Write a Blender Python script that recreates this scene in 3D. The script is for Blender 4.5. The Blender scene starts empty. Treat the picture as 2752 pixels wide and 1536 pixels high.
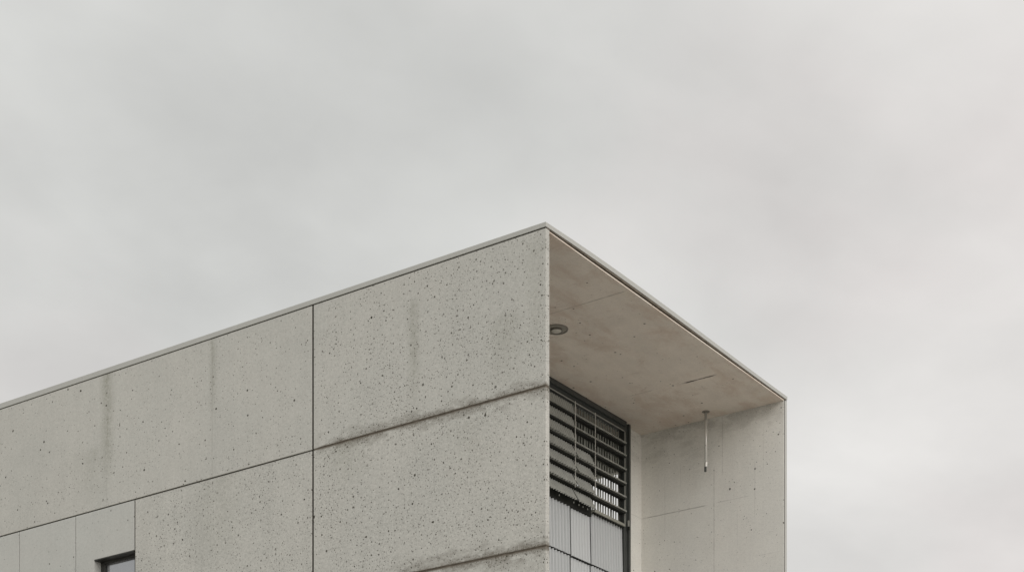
import bpy, bmesh, math, random
from mathutils import Vector
random.seed(7)
S = bpy.context.scene
C = bpy.context.collection
R = math.radians

# ------------------------------------------------------------------ node helper
class NT:
    def __init__(s, tree):
        s.t = tree; s.n = tree.nodes; s.l = tree.links
    def put(s, sock, v):
        if v is None: return
        if isinstance(v, bpy.types.NodeSocket): s.l.new(v, sock)
        else:
            try: sock.default_value = v
            except Exception: sock.default_value = (v, v, v)
    def m(s, op, a, b=None, c=None, clamp=False):
        n = s.n.new('ShaderNodeMath'); n.operation = op; n.use_clamp = clamp
        for i, v in enumerate((a, b, c)): s.put(n.inputs[i], v)
        return n.outputs[0]
    def add(s, a, b): return s.m('ADD', a, b)
    def sub(s, a, b): return s.m('SUBTRACT', a, b)
    def mul(s, a, b): return s.m('MULTIPLY', a, b)
    def step(s, v, a, b, lo=0.0, hi=1.0, smooth=True):
        n = s.n.new('ShaderNodeMapRange'); n.interpolation_type = 'SMOOTHSTEP' if smooth else 'LINEAR'
        s.put(n.inputs['Value'], v); s.put(n.inputs['From Min'], a); s.put(n.inputs['From Max'], b)
        s.put(n.inputs['To Min'], lo); s.put(n.inputs['To Max'], hi)
        return n.outputs['Result']
    def xyz(s, x, y, z):
        n = s.n.new('ShaderNodeCombineXYZ')
        for i, v in enumerate((x, y, z)): s.put(n.inputs[i], v)
        return n.outputs[0]
    def sep(s, v):
        n = s.n.new('ShaderNodeSeparateXYZ'); s.l.new(v, n.inputs[0]); return n.outputs
    def vec(s, op, a, b):
        n = s.n.new('ShaderNodeVectorMath'); n.operation = op
        s.put(n.inputs[0], a); s.put(n.inputs[1], b); return n.outputs[0]
    def noise(s, v, scale, detail=3, rough=.55, dist=0, color=False):
        n = s.n.new('ShaderNodeTexNoise'); s.put(n.inputs['Vector'], v)
        n.inputs['Scale'].default_value = scale; n.inputs['Detail'].default_value = detail
        n.inputs['Roughness'].default_value = rough; n.inputs['Distortion'].default_value = dist
        return n.outputs['Color' if color else 0]
    def voro(s, v, scale):
        n = s.n.new('ShaderNodeTexVoronoi'); n.voronoi_dimensions = '2D'; s.put(n.inputs['Vector'], v)
        n.inputs['Scale'].default_value = scale
        return n.outputs['Distance'], n.outputs['Color']
    def mix(s, f, a, b, blend='MIX'):
        n = s.n.new('ShaderNodeMix'); n.data_type = 'RGBA'; n.blend_type = blend
        s.put(n.inputs[0], f)
        for k, v in ((6, a), (7, b)):
            if isinstance(v, bpy.types.NodeSocket): s.l.new(v, n.inputs[k])
            else: n.inputs[k].default_value = tuple(v) + ((1,) if len(v) == 3 else ())
        return n.outputs[2]
    def grey(s, v):
        n = s.n.new('ShaderNodeCombineColor')
        for i in range(3): s.put(n.inputs[i], v)
        return n.outputs[0]

def new_mat(name):
    m = bpy.data.materials.new(name); m.use_nodes = True
    t = NT(m.node_tree); b = m.node_tree.nodes['Principled BSDF']
    return m, t, b

def band(t, v, pos, w, soft):
    """1 within w of pos, fading over soft"""
    d = t.m('ABSOLUTE', t.sub(v, pos))
    return t.step(d, w, w + soft, 1, 0)

# surface coordinates: object x = -u (u runs back along the long wall), y = v (runs right along the end wall)
def concrete(name, base=(.43, .425, .39), grad=None, pores=.5, small=.5, rough_field=.5, stains_and_shade=(), streaks=(), lines=(),
             warm=0.0, blotch=.5, dots=.3, seed=0.0, cracks=(), topfade=None):
    m, t, b = new_mat(name)
    tc = t.n.new('ShaderNodeTexCoord').outputs['Object']
    X, Yv, Z = t.sep(tc)[0:3]
    u = t.mul(X, -1.0)
    # unfolded surface coordinate so that 2-D patterns work on every face
    geo = t.n.new('ShaderNodeNewGeometry')
    hcoord = t.add(u, Yv)
    nz = t.m('ABSOLUTE', t.sep(t.n.new('ShaderNodeTexCoord').outputs['Normal'])[2])
    horiz = t.m('GREATER_THAN', nz, .5)
    a1 = t.add(t.mul(hcoord, t.sub(1.0, horiz)), t.mul(u, horiz))
    a2 = t.add(t.mul(Z, t.sub(1.0, horiz)), t.mul(Yv, horiz))
    P2 = t.xyz(t.add(a1, seed), a2, seed)
    P3 = t.vec('ADD', tc, (seed * 3.1, seed, seed * 1.7))
    # wobble to make pores irregular
    wob = t.noise(P2, 45, 2, .6, color=True)
    wobv = t.vec('MULTIPLY', t.vec('SUBTRACT', wob, (.5, .5, .5)), (.009, .015, 0))
    Pw = t.vec('ADD', P2, wobv)
    cl = t.noise(P2, 1.7, 3, .6)
    cl2 = t.noise(P2, 6.5, 2, .6)
    cluster = t.step(t.add(t.mul(cl, .55), t.mul(cl2, .45)), .38, .62)
    if grad:      # pitting gets denser low down and towards the near end
        g_ = t.add(t.mul(t.sub(grad[0], Z), grad[1]), t.mul(t.sub(grad[2], u), grad[3]))
        cluster = t.m('MAXIMUM', t.add(cluster, g_), .02)
    def pore_layer(scale, rmin, rmax, gate, off, dens_w):
        d, col = t.voro(t.vec('ADD', Pw, (off, off * .7, 0)), scale)
        s3 = t.n.new('ShaderNodeSeparateColor'); t.l.new(col, s3.inputs[0])
        r, g, bb = s3.outputs
        rad = t.add(rmin, t.mul(t.mul(g, g), rmax - rmin))
        thr = t.m('MULTIPLY', gate, t.add(1 - dens_w, t.mul(cluster, dens_w * 1.6)))
        on = t.m('LESS_THAN', r, thr)
        inside = t.step(t.m('DIVIDE', d, rad), .75, 1.15, 1, 0)
        depth = t.add(.38, t.mul(bb, .72))
        return t.mul(t.mul(on, inside), depth)
    huge = pore_layer(4.6, .040, .068, pores * .30, 15.3, .4)
    big = pore_layer(9.5, .060, .105, pores * .58, 3.3, .5)
    med = pore_layer(14.5, .075, .115, pores * .76, 5.9, .65)
    mid = pore_layer(23, .085, .150, pores * .80, 7.1, .8)
    fine = pore_layer(42, .12, .24, small * .9, 1.9, .85)
    pore = t.m('MAXIMUM', t.m('MAXIMUM', t.m('MAXIMUM', big, huge), t.mul(med, .95)), t.m('MAXIMUM', t.mul(mid, .85), t.mul(fine, .42)))
    # tonal variation
    big_n = t.noise(P3, .55, 4, .6)
    med_n = t.noise(P3, 3.2, 5, .65)
    fin_n = t.noise(P2, 95, 3, .7)
    sp_n = t.noise(P2, 30, 3, .7)
    vs = t.noise(t.xyz(t.mul(a1, 7), t.mul(a2, .5), seed), 1, 4, .6)
    f = t.add(1, t.mul(t.sub(big_n, .5), .30 * blotch))
    f = t.add(f, t.mul(t.sub(med_n, .5), .28 * blotch))
    f = t.add(f, t.mul(t.sub(vs, .5), .20 * blotch))
    f = t.add(f, t.mul(t.sub(fin_n, .5), .28 + .55 * rough_field))
    f = t.add(f, t.mul(t.sub(sp_n, .5), .10 + .50 * rough_field))
    hue = t.noise(P3, 1.1, 3, .5)
    w2 = tuple(c * k for c, k in zip(base, (1.006, 1.0, .982)))
    c2 = tuple(c * k for c, k in zip(base, (1.0, 1.0, .985)))
    col = t.mix(t.step(hue, .35, .65), c2, w2)
    col = t.mix(1.0, col, t.grey(f), 'MULTIPLY')
    wn = t.noise(P2, 9, 4, .7)
    # stained bands along the joints, also painted shade under the soffit: (z at u=0, slope, width, strength, u_from, u_to)
    for (zj, sl, wd, st, ua, ub) in stains_and_shade:
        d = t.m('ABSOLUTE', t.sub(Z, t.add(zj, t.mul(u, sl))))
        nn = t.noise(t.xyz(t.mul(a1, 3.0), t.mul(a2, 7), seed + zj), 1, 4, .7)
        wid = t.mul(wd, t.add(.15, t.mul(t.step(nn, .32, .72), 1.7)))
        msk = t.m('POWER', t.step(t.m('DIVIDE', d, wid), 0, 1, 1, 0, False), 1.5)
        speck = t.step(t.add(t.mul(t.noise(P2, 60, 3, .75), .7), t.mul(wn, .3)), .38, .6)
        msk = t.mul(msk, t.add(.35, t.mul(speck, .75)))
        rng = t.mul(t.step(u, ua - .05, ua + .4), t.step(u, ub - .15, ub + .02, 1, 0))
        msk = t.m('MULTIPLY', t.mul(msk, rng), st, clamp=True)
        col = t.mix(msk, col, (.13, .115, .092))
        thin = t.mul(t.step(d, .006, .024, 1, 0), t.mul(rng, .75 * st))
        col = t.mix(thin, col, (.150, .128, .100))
    # rain streaks: (u, z_top, z_bottom, half width, strength)
    for (us, zt, zb, wd, st) in streaks:
        wv = t.mul(t.sub(t.noise(t.xyz(us * 5, t.mul(Z, 2.2), seed), 1, 3, .6), .5), wd * 1.1)
        d = t.m('ABSOLUTE', t.sub(u, t.add(us, wv)))
        msk = t.m('POWER', t.step(d, 0, wd * 2.2, 1, 0), 1.5)
        core = t.mul(t.step(d, .004, .02, 1, 0), .10)
        rz = t.mul(t.step(Z, zb, zb + .75), t.step(Z, zt - .12, zt + .02, 1, .0))
        brk = t.add(.36, t.mul(t.step(t.noise(P2, 26, 5, .8), .36, .62), .95))
        msk = t.m('MULTIPLY', t.mul(t.mul(t.add(msk, core), rz), brk), st * .62, clamp=True)
        col = t.mix(msk, col, (.19, .19, .145))
    # hairline seams: (axis, position, half width, strength, range axis, from, to)
    ax = {'u': u, 'v': Yv, 'z': Z}
    for (a, pos, wd, st, ra, r0, r1) in lines:
        wv = t.mul(t.sub(t.noise(P3, 5, 3, .7), .5), wd * 1.3)
        d = t.m('ABSOLUTE', t.sub(t.sub(ax[a], pos), wv))
        msk = t.step(d, wd * .5, wd * 1.5, 1, 0)
        rng = t.mul(t.step(ax[ra], r0 - .02, r0 + .06), t.step(ax[ra], r1 - .12, r1 + .02, 1, 0))
        brk = t.step(t.noise(P3, 12, 3, .7), .3, .6, .3, 1)
        col = t.mix(t.m('MULTIPLY', t.mul(t.mul(msk, rng), brk), st, clamp=True), col, (.10, .08, .065))
    # brown blotches
    if warm > 0:
        wb = t.step(t.noise(t.vec('MULTIPLY', P3, (2.2, 1.1, 1.0)), 1.35, 6, .72, .4), .46, .66)
        col = t.mix(t.mul(wb, warm), col, tuple(c * k for c, k in zip(base, (.80, .70, .64))))
        wb2 = t.step(t.noise(t.vec('MULTIPLY', P3, (1.0, 2.4, 1.0)), 2.6, 6, .75, .5), .58, .68)
        col = t.mix(t.mul(wb2, warm * .55), col, tuple(c * k for c, k in zip(base, (.62, .50, .45))))
        wb3 = t.step(t.noise(t.vec('MULTIPLY', P3, (1.3, 1.3, 1.0)), 2.1, 5, .7), .55, .7)
        col = t.mix(t.mul(wb3, warm * .35), col, tuple(c * k for c, k in zip(base, (1.0, 1.03, .92))))
    col = t.mix(t.m('MULTIPLY', pore, .95, clamp=True), col, (.034, .029, .018))
    if dots:
        d, cc = t.voro(t.vec('ADD', Pw, (11.3, 4.1, 0)), 3.1)
        s3 = t.n.new('ShaderNodeSeparateColor'); t.l.new(cc, s3.inputs[0])
        on = t.m('LESS_THAN', s3.outputs[0], dots)
        dd = t.mul(on, t.step(t.m('DIVIDE', d, t.add(.025, t.mul(s3.outputs[1], .022))), .7, 1.1, 1, 0))
        col = t.mix(t.mul(dd, .9), col, (.05, .045, .035))
    t.l.new(col, b.inputs['Base Color'])
    b.inputs['Roughness'].default_value = .88
    b.inputs['Specular IOR Level'].default_value = .25
    h = t.sub(t.mul(t.add(fin_n, t.mul(sp_n, 1.4)), .18 * rough_field), pore)
    bp = t.n.new('ShaderNodeBump'); bp.inputs['Strength'].default_value = .35; bp.inputs['Distance'].default_value = .003
    t.l.new(h, bp.inputs['Height']); t.l.new(bp.outputs[0], b.inputs['Normal'])
    return m

def metal(name, col, rough=.5, metallic=0.0, dirt=.25, spec=.4, dscale=6, streak=.0):
    m, t, b = new_mat(name)
    tc = t.n.new('ShaderNodeTexCoord').outputs['Object']
    n = t.noise(tc, dscale, 5, .65); n2 = t.noise(t.vec('MULTIPLY', tc, (14, 14, 1.2)), 1.6, 4, .6)
    n3 = t.noise(tc, 70, 2, .6)
    f = t.add(1, t.mul(t.sub(n, .5), dirt * 2)); f = t.add(f, t.mul(t.sub(n2, .5), streak * 2)); f = t.add(f, t.mul(t.sub(n3, .5), dirt * .8))
    c = t.mix(1.0, col, t.grey(f), 'MULTIPLY')
    t.l.new(c, b.inputs['Base Color'])
    b.inputs['Metallic'].default_value = metallic
    b.inputs['Specular IOR Level'].default_value = spec
    t.l.new(t.step(n, .3, .7, rough - .08, rough + .1), b.inputs['Roughness'])
    return m

# ------------------------------------------------------------------ mesh helpers (u, v, z) -> local (-u, v, z)
def L(u, v, z): return Vector((-u, v, z))
def finish(name, bm, mat, parent=None, bevel=0.0, smooth=False, seg=1):
    bmesh.ops.recalc_face_normals(bm, faces=bm.faces[:])
    if bevel:
        bmesh.ops.bevel(bm, geom=bm.edges[:], offset=bevel, segments=seg, affect='EDGES', profile=.6)
    me = bpy.data.meshes.new(name); bm.to_mesh(me); bm.free()
    if smooth:
        for p in me.polygons: p.use_smooth = True
    me.materials.append(mat)
    o = bpy.data.objects.new(name, me); C.objects.link(o)
    if parent: o.parent = parent
    return o
def box(bm, u0, u1, v0, v1, z0, z1, zs0=0, zs1=0):
    """zs0/zs1: slope of the bottom/top face along u"""
    vs = []
    for (u, v, z) in ((u0, v0, z0 + zs0 * u0), (u1, v0, z0 + zs0 * u1), (u1, v1, z0 + zs0 * u1), (u0, v1, z0 + zs0 * u0),
                      (u0, v0, z1 + zs1 * u0), (u1, v0, z1 + zs1 * u1), (u1, v1, z1 + zs1 * u1), (u0, v1, z1 + zs1 * u0)):
        vs.append(bm.verts.new(L(u, v, z)))
    for q in ((0, 1, 2, 3), (4, 5, 6, 7), (0, 1, 5, 4), (1, 2, 6, 5), (2, 3, 7, 6), (3, 0, 4, 7)):
        bm.faces.new([vs[i] for i in q])
def mbox(name, mat, parent, *a, bevel=0.0, **k):
    bm = bmesh.new(); box(bm, *a, **k); return finish(name, bm, mat, parent, bevel)
def poly_prism(name, pts, v0, v1, mat, parent, bevel=0):
    bm = bmesh.new()
    A = [bm.verts.new(L(u, v0, z)) for u, z in pts]; B = [bm.verts.new(L(u, v1, z)) for u, z in pts]
    bm.faces.new(A); bm.faces.new(B[::-1])
    n = len(pts)
    for i in range(n): bm.faces.new((A[i], A[(i + 1) % n], B[(i + 1) % n], B[i]))
    return finish(name, bm, mat, parent, bevel)
def lathe(bm, prof, seg=40, cx=0, cy=0, caps=True):
    rings = []
    for r, z in prof:
        rings.append([bm.verts.new((cx + r * math.cos(2 * math.pi * i / seg), cy + r * math.sin(2 * math.pi * i / seg), z)) for i in range(seg)])
    for a, b in zip(rings, rings[1:]):
        for i in range(seg): bm.faces.new((a[i], a[(i + 1) % seg], b[(i + 1) % seg], b[i]))
    if caps: bm.faces.new(rings[0]); bm.faces.new(rings[-1])
def corrugated(bm, v0, v1, pitch, amp, top, bot, thick=.003, rag=0.0, kind='sin', phase=0.0, seg=8):
    """a corrugated sheet between the lines top=(u,z) and bot=(u,z)"""
    n = max(2, int((v1 - v0) / pitch * seg))
    du, dz = bot[0] - top[0], bot[1] - top[1]; ln = math.hypot(du, dz)
    nu, nz = -dz / ln, du / ln           # perpendicular, pointing out (towards smaller u) below
    if nu > 0: nu, nz = -nu, -nz
    fr, bk = [], []
    for i in range(n + 1):
        v = v0 + (v1 - v0) * i / n
        ph = ((v + phase) / pitch) % 1
        if kind == 'sin': h = amp * (.5 + .5 * math.sin(2 * math.pi * ph))
        else:            # rib: narrow raised rib, flat pan
            h = amp * max(0.0, min(1.0, (.62 - abs(ph - .5) * 2) * 3.2))
        rb = random.uniform(-rag, rag)
        e = .0
        t_ = Vector((top[0] + nu * h, v, top[1] + nz * h)); b_ = Vector((bot[0] + nu * h + du / ln * rb, v, bot[1] + nz * h + dz / ln * rb))
        for lst, off in ((fr, 0), (bk, -thick)):
            lst.append((bm.verts.new(L(t_.x + nu * off, t_.y, t_.z + nz * off)), bm.verts.new(L(b_.x + nu * off, b_.y, b_.z + nz * off))))
    for i in range(n):
        bm.faces.new((fr[i][0], fr[i + 1][0], fr[i + 1][1], fr[i][1]))
        bm.faces.new((bk[i][0], bk[i][1], bk[i + 1][1], bk[i + 1][0]))
        bm.faces.new((fr[i][1], fr[i + 1][1], bk[i + 1][1], bk[i][1]))
        bm.faces.new((fr[i][0], bk[i][0], bk[i + 1][0], fr[i + 1][0]))
    bm.faces.new((fr[0][0], fr[0][1], bk[0][1], bk[0][0])); bm.faces.new((fr[n][0], bk[n][0], bk[n][1], fr[n][1]))

def tag(o, label=None, cat=None, group=None, kind=None):
    if label: o['label'] = label
    if cat: o['category'] = cat
    if group: o['group'] = group
    if kind: o['kind'] = kind
    return o

# ------------------------------------------------------------------ constants of the place (metres)
CAM_Z = 1.6
P0 = (0.3175, 15.8653, 0.0)          # ground point under the building's near corner
ROT = math.atan2(-.57327, .81937)
W = 5.134; FIN = 5.062; D = 1.955; TOP = 9.391; SOF = 9.322; LEN = 22.0; T = .062
J = [9.340, 7.862, 6.362, 4.862, 3.362, 1.862, .36]
JS = [.0032, -.0032, 0, 0, 0, 0, 0]

# ------------------------------------------------------------------ materials
BASE = (.464, .461, .436)
stA = (7.862, JS[1], .13, .95, -1, 2.9)
stB = (6.362, 0, .15, 1.0, -1, 2.2)
m_p1 = concrete('concrete_pitted_upper', BASE, grad=(8.7, .28, 1.3, .16), pores=.80, small=.8, rough_field=.55, stains_and_shade=(stA,), dots=.1, seed=1.3,
                streaks=((1.575, 9.1, 7.85, .06, .50), (.12, 9.3, 7.9, .10, .25), (.45, 8.7, 7.7, .16, .30)))
m_p2 = concrete('concrete_pitted_lower', BASE, pores=1.0, small=1.0, rough_field=.85, stains_and_shade=(stA, stB), dots=.1, seed=4.7,
                streaks=((2.5, 7.9, 7.2, .22, .40), (.9, 7.8, 6.9, .2, .18)))
m_p3 = concrete('concrete_sparse_upper', BASE, grad=(8.6, .15, 4.5, .06), pores=.26, small=.40, rough_field=.40, dots=.15, seed=9.1, blotch=.55,
                streaks=((6.05, 9.6, 8.95, .045, .55), (6.03, 9.6, 7.95, .085, .60), (6.3, 8.6, 7.8, .22, .30), (4.345, 9.6, 8.3, .05, .45), (3.1, 9.5, 9.1, .2, .2), (3.9, 9.5, 9.2, .3, .35)),
                lines=(('u', 4.36, .004, .28, 'z', 7.8, 9.5), ('u', 6.04, .004, .15, 'z', 7.8, 8.3)))
m_p4 = concrete('concrete_pitted_middle', BASE, grad=(7.5, .2, 4.2, .05), pores=.72, small=.85, rough_field=.75, dots=.1, seed=13.7, blotch=.8,
                stains_and_shade=((7.862, JS[1], .05, .25, 2.9, 5.6),), streaks=((4.3, 7.9, 6.6, .3, .22),))
m_p5 = concrete('concrete_smooth', tuple(c * 1.0 for c in (.462, .466, .448)), pores=.03, small=.12, rough_field=.22, dots=.25, seed=20.1, blotch=.4)
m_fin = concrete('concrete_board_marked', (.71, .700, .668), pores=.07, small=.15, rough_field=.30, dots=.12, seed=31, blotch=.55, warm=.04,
                 lines=(('z', 8.277, .006, .45, 'u', 1.02, 1.99), ('z', 8.285, .004, .25, 'u', .45, .95), ('u', .82, .0045, .26, 'z', 8.6, 9.35),
                        ('u', .935, .004, .42, 'z', 2, 8.75), ('u', 1.62, .004, .16, 'z', 7.9, 8.8), ('u', .385, .004, .18, 'z', 8.0, 8.75),
                        ('u', 1.40, .003, .18, 'z', 8.5, 8.9), ('u', .62, .003, .15, 'z', 7.6, 8.2), ('u', .27, .003, .15, 'z', 8.5, 9.1),
                        ('z', 7.55, .004, .18, 'u', .1, .4)),
                 stains_and_shade=((9.40, 0, .42, .50, -.2, 3),),  # shade under the soffit painted as a dark band with a junction line
                 streaks=((1.2, 9.4, 8.3, .22, .22), (1.75, 9.4, 8.5, .2, .25), (.8, 9.4, 8.7, .12, .2)))
m_sof = concrete('concrete_soffit_stained', (.645, .583, .520), pores=.03, small=.05, rough_field=.22, dots=.35, seed=44, blotch=.9, warm=.60,
                 lines=(('v', 1.526, .007, .55, 'u', .04, 1.2), ('v', 3.927, .014, 1.3, 'u', .29, .78), ('v', 3.90, .006, .5, 'u', 1.1, 1.5)))
m_roof = concrete('concrete_roof', (.36, .35, .32), pores=.1, small=.3, seed=51, dots=.1)
m_joint = metal('sealant_dark', (.038, .034, .027), rough=.8, dirt=.4, spec=.1)
m_jbrown = metal('sealant_brown', (.155, .135, .110), rough=.85, dirt=.7, spec=.1, dscale=10)
m_coping = metal('coping_aluminium', (.42, .42, .395), rough=.55, dirt=.12, spec=.3, dscale=2)
m_steel = metal('steel_dark_painted', (.050, .054, .051), rough=.5, dirt=.45)
m_black = metal('recess_black', (.030, .031, .028), rough=.8, dirt=.3, spec=.1)
m_slat = metal('slat_grey_metal', (.34, .34, .31), rough=.5, dirt=.3, spec=.5)
m_flap = metal('flap_corrugated_metal', (.35, .355, .33), rough=.5, dirt=.25, spec=.5, streak=.1)
m_bar = metal('grille_bar_metal', (.22, .225, .20), rough=.5, dirt=.3, spec=.5)
m_sheet = metal('cladding_sheet_galvanised', (.45, .465, .47), rough=.42, dirt=.10, spec=.6, streak=.10)
m_trans = metal('transom_metal', (.27, .27, .235), rough=.55, dirt=.25)
m_frame = metal('window_frame_bronze', (.030, .030, .026), rough=.45, dirt=.3)
m_pipe = metal('pipe_metal', (.62, .61, .57), rough=.35, dirt=.2, metallic=.35, spec=.5)
m_lamp = metal('lamp_trim_metal', (.27, .25, .21), rough=.6, dirt=.25)
m_lampb = metal('lamp_body_metal', (.20, .185, .16), rough=.7, dirt=.25)
m_lens = metal('lamp_lens', (.52, .49, .43), rough=.35, dirt=.15)
def glass(name, tint, refl, rough):
    m, t, b = new_mat(name)
    b.inputs['Base Color'].default_value = tint + (1,)
    b.inputs['Metallic'].default_value = refl; 
    tc = t.n.new('ShaderNodeTexCoord').outputs['Object']
    t.l.new(t.step(t.noise(tc, 3, 4, .6), .3, .7, rough, rough + .05), b.inputs['Roughness'])
    return m
m_room = metal('room_dark_plaster', (.10, .10, .09), rough=.8, dirt=.2, spec=.1)
m_glass = glass('reflective_glass', (.62, .64, .66), .95, .04)
m_blind = glass('window_glass', (.38, .385, .40), .85, .06)

# ------------------------------------------------------------------ the building
B = bpy.data.objects.new('concrete_building', None); C.objects.link(B)
B.location = P0; B.rotation_euler = (0, 0, ROT)
tag(B, 'grey concrete panel building with a boxed overhang and louvred opening at its end', 'building')

G = .0075   # half the width of a joint
def panel(u0, u1, r, mat, gl=G, gr=G, thick=T, gt=G, gb=G):
    """wall panel of row r between joints at u0 (near) and u1 (far)"""
    bm = bmesh.new()
    zt, zb = J[r], J[r + 1]
    n = max(1, int((u1 - u0) / .5))
    box(bm, u0 + gl, u1 - gr, 0, thick, zb + gb, zt - (gt if r else 0), zs0=JS[r + 1], zs1=JS[r])
    return finish('wall_panel', bm, mat, B, bevel=.003)
cols = [0, 2.907, 5.575]
GW = .0115
panel(0, 2.907, 0, m_p1, gl=0, gr=GW, gb=.0085)
panel(2.907, 9.6, 0, m_p3, gl=GW)
panel(9.6, 16, 0, m_p3); panel(16, LEN, 0, m_p3)
panel(0, 2.907, 1, m_p2, gl=0, gr=GW, gt=.0085, gb=.0085)
panel(2.907, 5.575, 1, m_p4, gl=GW, gr=.008)
# smooth panel with the window opening: L-shaped
WU0, WU1, WZ1, WZ0 = 5.589, 6.250, 7.277, 6.369
def zr(r, u): return J[r] + JS[r] * u
poly_prism('wall_panel', [(5.575 + G, zr(1, 5.58) - G), (6.568 - G, zr(1, 6.568) - G), (6.568 - G, J[2] + G), (WU1, J[2] + G), (WU1, WZ1), (5.575 + G, WZ1)],
           0, T, m_p5, B, bevel=.002)
uu = 6.568
for nx in (7.567, 8.56, 9.56, 11.5, 14, 16.5, 19, LEN):
    panel(uu, nx, 1, m_p5, gl=.0055, gr=.0055); uu = nx
for r in range(2, 6):
    panel(0, 2.907, r, m_p2, gl=0, gr=GW, gt=.0085); panel(2.907, 5.575, r, m_p4, gl=GW)
    uu = 5.575
    for nx in (8.56, 12, 15.5, 19, LEN): panel(uu, nx, r, m_p5); uu = nx
# sealant in the joints, set back from the panel faces
def strip(name, mat, *a, **k): return mbox(name, mat, B, *a, **k)
for r in range(1, 6):
    z, s = J[r], JS[r]
    mt = m_jbrown if r in (1, 2) else m_joint
    for (a, b_, mm) in ((.006, 2.907 - GW, mt), (2.907 + GW, 5.566, m_joint), (5.584, LEN, m_joint)):
        strip('joint_sealant', mm, a, b_, .010 if r in (1, 2) and mm is m_jbrown else .0157, T - .006, z - .0088, z + .0088, zs0=s, zs1=s)
for (uj, g_, z1_) in ((2.907, GW, 9.335), (5.575, .0063, 7.83)):
    strip('joint_sealant', m_joint, uj - g_ + .0003, uj + g_ - .0003, .005, .0155, .1, z1_)
# inner core wall behind the panels (seen only through the joints)
strip('core_wall', m_joint, D + .30, LEN - .01, T + .14, T + .19, 0, 9.30)
strip('joint_backing', m_joint, D, LEN - .01, T + .002, T + .03, 7.9, 9.33)
strip('joint_backing', m_joint, D, 5.57, T + .002, T + .03, .05, 7.895)
strip('joint_backing', m_joint, 6.30, LEN - .01, T + .002, T + .03, .05, 7.895)
strip('joint_backing', m_joint, 5.575, 6.295, T + .002, T + .03, .05, 6.36)
strip('joint_backing', m_joint, 5.575, 6.295, T + .002, T + .03, 7.30, 7.895)

# window in the long wall
wn = bmesh.new()
RD = .19
box(wn, 5.585, 5.63, .07, RD, WZ0, WZ1 + .012)                 # near jamb (dark)
box(wn, 5.63, WU1 + .012, T + .001, RD, WZ1 + .0, WZ1 + .03)    # head, wraps the opening
box(wn, 5.63, WU1, .100, RD, WZ1 - .034, WZ1 - .002)
box(wn, 6.172, 6.248, .100, RD, WZ0 + .002, WZ1 - .036)
box(wn, 5.63, 6.170, .100, RD, WZ0 + .002, WZ0 + .06)
win = finish('window', wn, m_frame, B)
lin = bmesh.new(); box(lin, 5.60, WU1 + .002, .002, .0985, WZ1 - .012, WZ1 - .0015)
finish('head_lining', lin, m_frame, win)
jb = bmesh.new(); box(jb, WU1 + .001, WU1 + .03, T + .001, RD, WZ0, WZ1 - .002)
finish('jamb', jb, m_p5, win)
pn = bmesh.new(); box(pn, 5.632, 6.170, .118, .126, WZ0 + .062, WZ1 - .036)
finish('pane', pn, m_blind, win)

# coping: long run and end run
def coping_run():
    bm = bmesh.new()
    box(bm, .3005, LEN, -.006, .30, 9.3515, TOP, zs0=.0028, zs1=.0050)
    return finish('coping', bm, m_coping, B, bevel=.002)
coping_run()
mbox('coping_flashing', m_coping, B, .002, LEN, .000, .29, TOP + .0005, TOP + .006, zs0=.0050, zs1=.0052)
mbox('coping_joint', m_joint, B, .004, LEN, .006, .28, 9.3405, 9.351, zs0=.0032, zs1=.0028)
def bow(v):
    x = max(0, min(1, v / W)); return .215 * x * (1 - x) ** 2
bm = bmesh.new(); N = 40; prev = None
for i in range(N + 1):
    v = .301 + (W + .004 - .301) * i / N
    if i == 0: v = -.006 + .0
    b_ = bow(v)
    zt, zb = TOP + b_, 9.3515 + b_ * .75
    ring = [bm.verts.new(L(u, v, z)) for u, z in ((-.0045, zb), (-.0045, zt), (.30, zt + .0), (.30, zb))]
    if prev:
        for k in range(4): bm.faces.new((prev[k], prev[(k + 1) % 4], ring[(k + 1) % 4], ring[k]))
    else: bm.faces.new(ring)
    prev = ring
bm.faces.new(prev)
finish('coping', bm, m_coping, B)
# dark gap under the end coping, slightly ragged, and the thin slab edge below it
bm = bmesh.new(); prev = None; N = 160
for i in range(N + 1):
    v = .02 + (W - .03) * i / N
    b_ = bow(v); rg = random.uniform(-.0025, .0025)
    ring = [bm.verts.new(L(u, v, z)) for u, z in ((.0015, 9.342 + rg + b_ * .5), (.0015, 9.3512 + b_ * .75), (.28, 9.3512 + b_ * .75), (.28, 9.336))]
    if prev:
        for k in range(4): bm.faces.new((prev[k], prev[(k + 1) % 4], ring[(k + 1) % 4], ring[k]))
    else: bm.faces.new(ring)
    prev = ring
bm.faces.new(prev)
finish('coping_joint', bm, m_jbrown, B)
mbox('soffit', m_sof, B, .005, D + .35, T + .0005, FIN - .0005, SOF, 9.334)
mbox('roof', m_roof, B, .31, LEN, .31, W - .01, 9.3355, 9.375)
# roof trim on the two far edges
mbox('coping', m_coping, B, .301, LEN, W - .25, W + .004, 9.352, TOP, bevel=.002)

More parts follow.
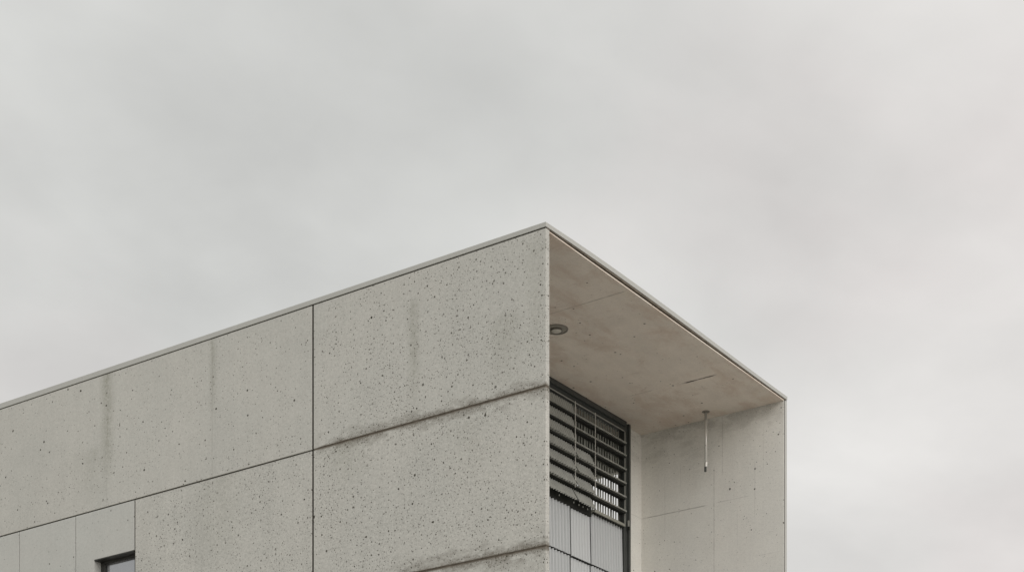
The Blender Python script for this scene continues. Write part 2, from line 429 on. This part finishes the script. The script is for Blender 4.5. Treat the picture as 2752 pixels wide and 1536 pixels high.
# right-hand end wall (fin), board marked on the inside
OU0, OU1, OZ0, OZ1 = 2.03, 3.7, 8.05, 8.93      # unseen side-wall opening, added so sky shows bright through the louvre slots
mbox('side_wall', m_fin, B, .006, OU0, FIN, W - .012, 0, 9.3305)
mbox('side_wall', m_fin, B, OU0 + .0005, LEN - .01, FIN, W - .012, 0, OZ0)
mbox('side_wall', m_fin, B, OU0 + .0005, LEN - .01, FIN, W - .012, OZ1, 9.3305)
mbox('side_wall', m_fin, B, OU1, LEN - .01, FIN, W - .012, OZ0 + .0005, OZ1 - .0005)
mbox('room_ceiling', m_room, B, D + .355, 5.0, T + .2, FIN - .002, 9.30, 9.333)
mbox('room_floor', m_room, B, D + .19, 5.0, T + .2, FIN - .002, 7.9, 8.0)
mbox('room_wall', m_room, B, 4.99, 5.1, T + .2, FIN - .002, 8.0, 9.30)
mbox('edge_strip', m_joint, B, .003, .0055, FIN + .010, FIN + .016, 0, 9.33)
mbox('edge_strip', m_coping, B, .0, .0058, FIN + .018, W - .012, 0, 9.33)
mbox('side_panel', m_p5, B, .0, OU0, W - .0115, W, 0, 9.34)
mbox('side_panel', m_p5, B, OU1, LEN, W - .0115, W, 0, 9.34)
mbox('side_panel', m_p5, B, OU0 + .004, OU1 - .004, W - .0115, W, 0, OZ0)
mbox('side_panel', m_p5, B, OU0 + .004, OU1 - .004, W - .0115, W, OZ1, 9.34)
# back wall pieces beside and below the louvres
PR = 4.686; PLf = .40
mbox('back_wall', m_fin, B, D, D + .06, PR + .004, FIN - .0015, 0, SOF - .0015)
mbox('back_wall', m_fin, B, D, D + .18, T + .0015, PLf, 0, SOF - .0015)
mbox('end_wall', m_p5, B, LEN - .009, LEN + .05, .0, W, 0, 9.33)

# ------------------------------------------------------------------ louvred opening
bm = bmesh.new()
FV1 = 4.562
box(bm, 1.905, 1.99, FV1, PR, 0, 9.318)                            # right post
box(bm, 1.88, 1.9045, FV1 + .075, PR - .012, 0, 9.316)             # its raised outer flange
box(bm, 1.905, 1.99, PLf + .002, PLf + .09, 0, 9.318)              # left post
box(bm, 1.905, 1.99, PLf + .092, FV1 - .002, 9.215, 9.318)         # header
box(bm, 1.865, 1.9045, PLf + .092, FV1 - .002, 9.262, 9.317)       # header hood
for vc in (3.40,):
    box(bm, 1.945, 1.99, vc - .002, vc + .024, .1, 8.0)
lw = finish('louvre_window', bm, m_steel, B, bevel=.0015)
lw['label'] = 'dark steel frame holding rows of corrugated louvres'
mbox('header_trim', m_slat, lw, 1.895, 1.904, PLf + .1, FV1 - .004, 9.204, 9.2135)
mbox('post_trim', m_slat, lw, 1.893, 1.904, FV1 + .002, FV1 + .010, 8.08, 9.20)
mbox('post_trim', m_slat, lw, 1.886, 1.93, PR + .0005, PR + .0035, 0, 9.316)
mbox('latch', m_slat, lw, 1.862, 1.879, 4.600, 4.614, 8.055, 8.125)
mbox('latch', m_black, lw, 1.86, 1.879, 4.600, 4.622, 8.01, 8.05)

ZR = [9.060, 8.908, 8.737, 8.569, 8.400, 8.229]
def rail(z):
    bm = bmesh.new()
    pitch = .030; seg = 6
    v0, v1 = PLf + .1, FV1 - .003
    n = int((v1 - v0) / pitch * seg); prev = None
    for i in range(n + 1):
        v = v0 + (v1 - v0) * i / n
        w_ = math.sin(2 * math.pi * v / pitch)
        uo = 1.868 + .006 * w_ + random.uniform(-.002, .002)
        zb = z - .008 + .003 * w_ + random.uniform(-.0015, .0015)
        ring = [bm.verts.new(L(*p)) for p in ((uo, v, z + .004), (uo, v, zb), (1.881, v, zb), (1.881, v, z + .004))]
        if prev:
            for k in range(4): bm.faces.new((prev[k], prev[(k + 1) % 4], ring[(k + 1) % 4], ring[k]))
        else: bm.faces.new(ring)
        prev = ring
    bm.faces.new(prev)
    return finish('rail', bm, m_slat, lw)
for z in ZR: rail(z)
# black strip as painted shade under every rail
for z in ZR:
    mbox('rail_shade_strip', m_black, lw, 1.882, 1.944, PLf + .1, FV1 - .003, z - .030, z - .002)
# transom above the third cladding sheet
mbox('transom', m_trans, lw, 1.885, 1.96, 3.862, FV1 - .003, 8.040, 8.072)
def teeth(parent, u0, u1, v0, v1, z, pitch=.060, drop=.018):
    bm = bmesh.new(); n = int((v1 - v0) / pitch * 10); prev = None
    for i in range(n + 1):
        v = v0 + (v1 - v0) * i / n
        zb = z - .0015 - drop * max(0, math.sin(2 * math.pi * v / pitch)) ** .5 - random.uniform(0, .001)
        ring = [bm.verts.new(L(*p)) for p in ((u0, v, z), (u0, v, zb), (u1, v, zb), (u1, v, z))]
        if prev:
            for k in range(4): bm.faces.new((prev[k], prev[(k + 1) % 4], ring[(k + 1) % 4], ring[k]))
        else: bm.faces.new(ring)
        prev = ring
    bm.faces.new(prev)
    return finish('closure_strip', bm, m_black, parent)
teeth(lw, 1.900, 1.93, 3.865, FV1 - .003, 8.0395)
# black strip painted as shade under the lowest flaps, left of it
mbox('flap_shade_strip', m_black, lw, 1.935, 1.96, PLf + .1, 3.86, 7.992, 8.19)
for v in (3.05, 3.36, 3.47, 3.56, 3.66): mbox('bracket_pin', m_slat, lw, 1.86, 1.865, v, v + .007, 8.005, 8.024)
# glass behind a grille of vertical bars
bm = bmesh.new()
v = PLf + .12; i = 0
while v < FV1 - .02:
    w_ = .025 + random.uniform(-.003, .003)
    if i % 5 == 4: w_ += .014
    box(bm, 1.958, 1.963, v, v + w_, 8.072, 9.213)
    v += .0595; i += 1
finish('bar_grille', bm, m_bar, lw)
bm = bmesh.new()
for vv in (3.392, 3.83):
    box(bm, 1.860, 1.867, vv, vv + .009, 8.23 if vv > 3.6 else 8.2, 9.20)
finish('operating_rod', bm, m_pipe, lw)
mbox('closing_stile', m_black, lw, 1.945, 1.975, 4.530, FV1 - .001, 8.073, 9.214)

# tilted corrugated flaps, hinged at the top
tops = [9.214] + ZR
bots = ZR + [8.060]
for k, (zt, zb) in enumerate(zip(tops, bots)):
    out = (.03, .04, .055, .075, .085, .085, .085)[k]
    for bay, (v0, v1) in enumerate(((PLf + .12, 3.385), (3.405, 3.76))):
        if bay == 1 and k < 3: continue
        if bay == 1: v1 = 3.76 + .012 * (k - 3)
        o_ = out
        bm = bmesh.new()
        ue = 1.915 - o_
        corrugated(bm, v0, v1, .050, .022, (1.915, zt - .052), (ue, zb - .59 * (1.885 - ue) + .004), rag=.003, seg=8)
        finish('louvre_flap', bm, m_flap, lw, smooth=False)

# corrugated cladding sheets below
zc = [8.0, 7.425, 6.85, 6.275, 5.70, 5.12, 4.55, 3.97, 3.40, 2.82, 2.25, 1.67, 1.1, .52, .05]
for k in range(len(zc) - 1):
    zt, zb = zc[k], zc[k + 1]
    uo = 1.955
    for s_, (v0, v1, p, kind, am) in enumerate(((PLf + .1, 3.386, .066, 'rib', .034), (3.432, 3.852, .060, 'rib', .012), (3.856, FV1 - .003, .060, 'rib', .032))):
        bm = bmesh.new()
        t_ = 8.035 if (k == 0 and s_ == 2) else zt - .012
        corrugated(bm, v0, v1, p, am, (uo + .010, t_), (uo - .004, zb), rag=.0015, phase=.01, seg=10)
        o = finish('cladding_sheet', bm, m_sheet, B)
bm = bmesh.new()
box(bm, 1.968, 1.980, PLf + .1, FV1 - .003, .05, 8.0)
finish('backing_board', bm, m_black, B)
for zz in zc[1:-1]:
    teeth(B, 1.928, 1.9335, PLf + .1, 3.386, zz - .001, drop=.011)
    teeth(B, 1.928, 1.9335, 3.432, FV1 - .003, zz - .001, drop=.011)

# ------------------------------------------------------------------ things fixed to the soffit
def world(u, v, z):
    c, s = math.cos(ROT), math.sin(ROT); x, y = -u, v
    return (P0[0] + c * x - s * y, P0[1] + s * x + c * y, z)
light = bpy.data.objects.new('ceiling_light', None); C.objects.link(light)
light.location = world(1.118, 1.872, SOF); light.rotation_euler = (0, 0, ROT)
tag(light, 'small round dark recessed lamp, unlit, in the soffit beside the pitted wall', 'ceiling light')
bm = bmesh.new(); lathe(bm, [(.108, -.003), (.112, -.012), (.122, -.012), (.126, -.0005), (.108, -.0005), (.108, -.003)], 56, caps=False)
finish('trim_ring', bm, m_lampb, light, smooth=True)
bm = bmesh.new(); lathe(bm, [(.1085, -.0045), (.1085, -.001)], 48)
finish('base_plate', bm, m_lamp, light)
bm = bmesh.new(); lathe(bm, [(.056, -.0048), (.062, -.022), (.063, -.026), (.056, -.0262), (.056, -.0048)], 48, caps=False)
finish('lamp_body', bm, m_lampb, light, smooth=True)
bm = bmesh.new(); lathe(bm, [(.0555, -.020), (.05, -.0255), (.03, -.028), (.002, -.0285)], 40, caps=False)
finish('lens', bm, m_lens, light, smooth=True)

pipe = bpy.data.objects.new('hanging_pipe', None); C.objects.link(pipe)
pipe.location = world(.923, 4.834, SOF); pipe.rotation_euler = (0, 0, ROT)
tag(pipe, 'thin pale metal pipe with a dark nozzle hanging from the soffit near the side wall', 'pipe')
bm = bmesh.new(); lathe(bm, [(.046, -.0005), (.046, -.005), (.038, -.010), (.018, -.013)], 32, caps=False)
finish('flange', bm, m_lampb, pipe, smooth=True)
bm = bmesh.new(); lathe(bm, [(.0165, -.008), (.0165, -.63)], 24)
finish('tube', bm, m_pipe, pipe, smooth=False)
bm = bmesh.new(); lathe(bm, [(.016, -.610), (.023, -.613), (.023, -.632), (.0205, -.636), (.0205, -.644), (.023, -.648), (.023, -.664), (.012, -.668)], 24)
finish('collar', bm, m_pipe, pipe)
bm = bmesh.new(); lathe(bm, [(.014, -.668), (.014, -.722)], 20, cx=-.004, cy=-.004)
finish('nozzle', bm, m_steel, pipe)
for o in pipe.children:
    if o.name.startswith('tube'):
        for p in o.data.polygons: p.use_smooth = len(p.vertices) == 4

# ------------------------------------------------------------------ ground
m, t, b = new_mat('ground_paving')
tc = t.n.new('ShaderNodeTexCoord').outputs['Object']
x, y = t.sep(tc)[0:2]
n = t.noise(tc, .35, 5, .6); n2 = t.noise(tc, 40, 3, .7)
f = t.add(t.add(.80, t.mul(n, .3)), t.mul(n2, .12))
br = t.n.new('ShaderNodeTexBrick'); t.l.new(tc, br.inputs['Vector']); br.inputs['Scale'].default_value = 1.0
br.inputs['Brick Width'].default_value = .6; br.inputs['Row Height'].default_value = .6; br.inputs['Mortar Size'].default_value = .006
br.inputs['Color1'].default_value = (.52, .505, .465, 1); br.inputs['Color2'].default_value = (.48, .465, .43, 1); br.inputs['Mortar'].default_value = (.12, .11, .10, 1)
t.l.new(t.mix(1.0, br.outputs[0], t.grey(f), 'MULTIPLY'), b.inputs['Base Color']); b.inputs['Roughness'].default_value = .9
bm = bmesh.new()
vs = [bm.verts.new(p) for p in ((-600, -600, 0), (600, -600, 0), (600, 600, 0), (-600, 600, 0))]; bm.faces.new(vs)
g = finish('ground', bm, m, None); g['kind'] = 'structure'

# ------------------------------------------------------------------ overcast sky
SUN_EL, SUN_AZ = 22, 180 - 32    # azimuth of the sun measured from +Y (view direction), clockwise
w = bpy.data.worlds.new('World'); S.world = w; w.use_nodes = True
t = NT(w.node_tree); bg = w.node_tree.nodes['Background']
sky = t.n.new('ShaderNodeTexSky'); sky.sky_type = 'NISHITA'; sky.sun_disc = False
sky.sun_elevation = R(SUN_EL); sky.sun_rotation = R(SUN_AZ); sky.air_density = 1.0; sky.dust_density = 2.5
d = t.n.new('ShaderNodeTexCoord').outputs['Generated']
dx, dy, dz = t.sep(d)[0:3]
zz = t.m('MAXIMUM', dz, .03)
pl = t.xyz(t.m('DIVIDE', dx, t.add(zz, .35)), t.m('DIVIDE', dy, t.add(zz, .35)), 0)     # clouds on a plane overhead
rot = t.n.new('ShaderNodeVectorRotate'); rot.rotation_type = 'Z_AXIS'; t.l.new(pl, rot.inputs['Vector']); rot.inputs['Angle'].default_value = R(-28)
pls = t.vec('MULTIPLY', rot.outputs[0], (1.0, 1.1, 1))
n1 = t.noise(t.vec('ADD', pls, (2.6, 4.1, 0)), 2.1, 3, .45, .3)
n2 = t.noise(t.vec('ADD', pls, (8.1, 5.5, 0)), 4.2, 4, .5, .2)
n3 = t.noise(t.vec('ADD', pls, (1.3, 9.5, 0)), 2.4, 3, .5, .2)
v = t.add(.696, t.mul(t.sub(n1, .5), .30)); v = t.add(v, t.mul(t.sub(n2, .5), .34))
# a little brighter low down and towards the right
v = t.add(v, t.step(dx, -.30, .28, -.03, .035))
v = t.add(v, t.mul(t.step(dx, .10, .33, 0, 1), t.step(dz, .25, .45, -.05, .075))); v = t.add(v, t.step(dz, .20, .48, .075, -.012))
tint = t.mix(t.m('ADD', t.step(n3, .42, .62, 0, .6), t.step(dx, -.05, .30, 0, .7), clamp=True), (1.004, 1.006, .972), (1.036, .992, .964))
n4 = t.noise(t.vec('ADD', pls, (4.3, 2.5, 0)), 8, 8, .66, .2)
v = t.add(v, t.mul(t.sub(n4, .5), .09))
cloud = t.mix(1.0, tint, t.grey(v), 'MULTIPLY')
# the unseen part of the overcast (overhead and behind the viewer) is brighter, as it is around a veiled sun
zen = t.step(dz, .55, .95, 0, .15)
back = t.mul(t.step(t.sub(t.mul(dy, .85), t.mul(dx, .53)), .35, -.7, 0, 1), t.step(dz, .45, .95, 1, .4))
boost = t.add(1.0, t.add(zen, t.mul(back, .62)))
cloud = t.mix(1.0, cloud, t.grey(t.mul(boost, 10.0)), 'MULTIPLY')
t.l.new(t.mix(.95, sky.outputs[0], cloud), bg.inputs['Color'])
bg.inputs['Strength'].default_value = .1

sl = bpy.data.lights.new('sun', 'SUN'); sl.energy = .75; sl.angle = R(40); sl.color = (1, .975, .94)
so = bpy.data.objects.new('sun', sl); C.objects.link(so)
az = R(SUN_AZ); el = R(SUN_EL)
dv = Vector((math.sin(az) * math.cos(el), math.cos(az) * math.cos(el), math.sin(el)))
so.rotation_euler = dv.to_track_quat('Z', 'Y').to_euler(); so.location = (0, 0, 30)

# ------------------------------------------------------------------ camera: level, lens shifted up
cd = bpy.data.cameras.new('camera'); cam = bpy.data.objects.new('camera', cd); C.objects.link(cam)
cam.location = (0, 0, CAM_Z); cam.rotation_euler = (R(90), 0, 0)
cd.sensor_width = 36; cd.lens = 4547 / 2752 * 36; cd.shift_y = (2830 - 768) / 2752; cd.clip_end = 3000
S.camera = cam
S.render.engine = 'CYCLES'
S.render.resolution_x = 1024; S.render.resolution_y = 571
S.view_settings.view_transform = 'Standard'; S.view_settings.look = 'None'; S.view_settings.exposure = 0
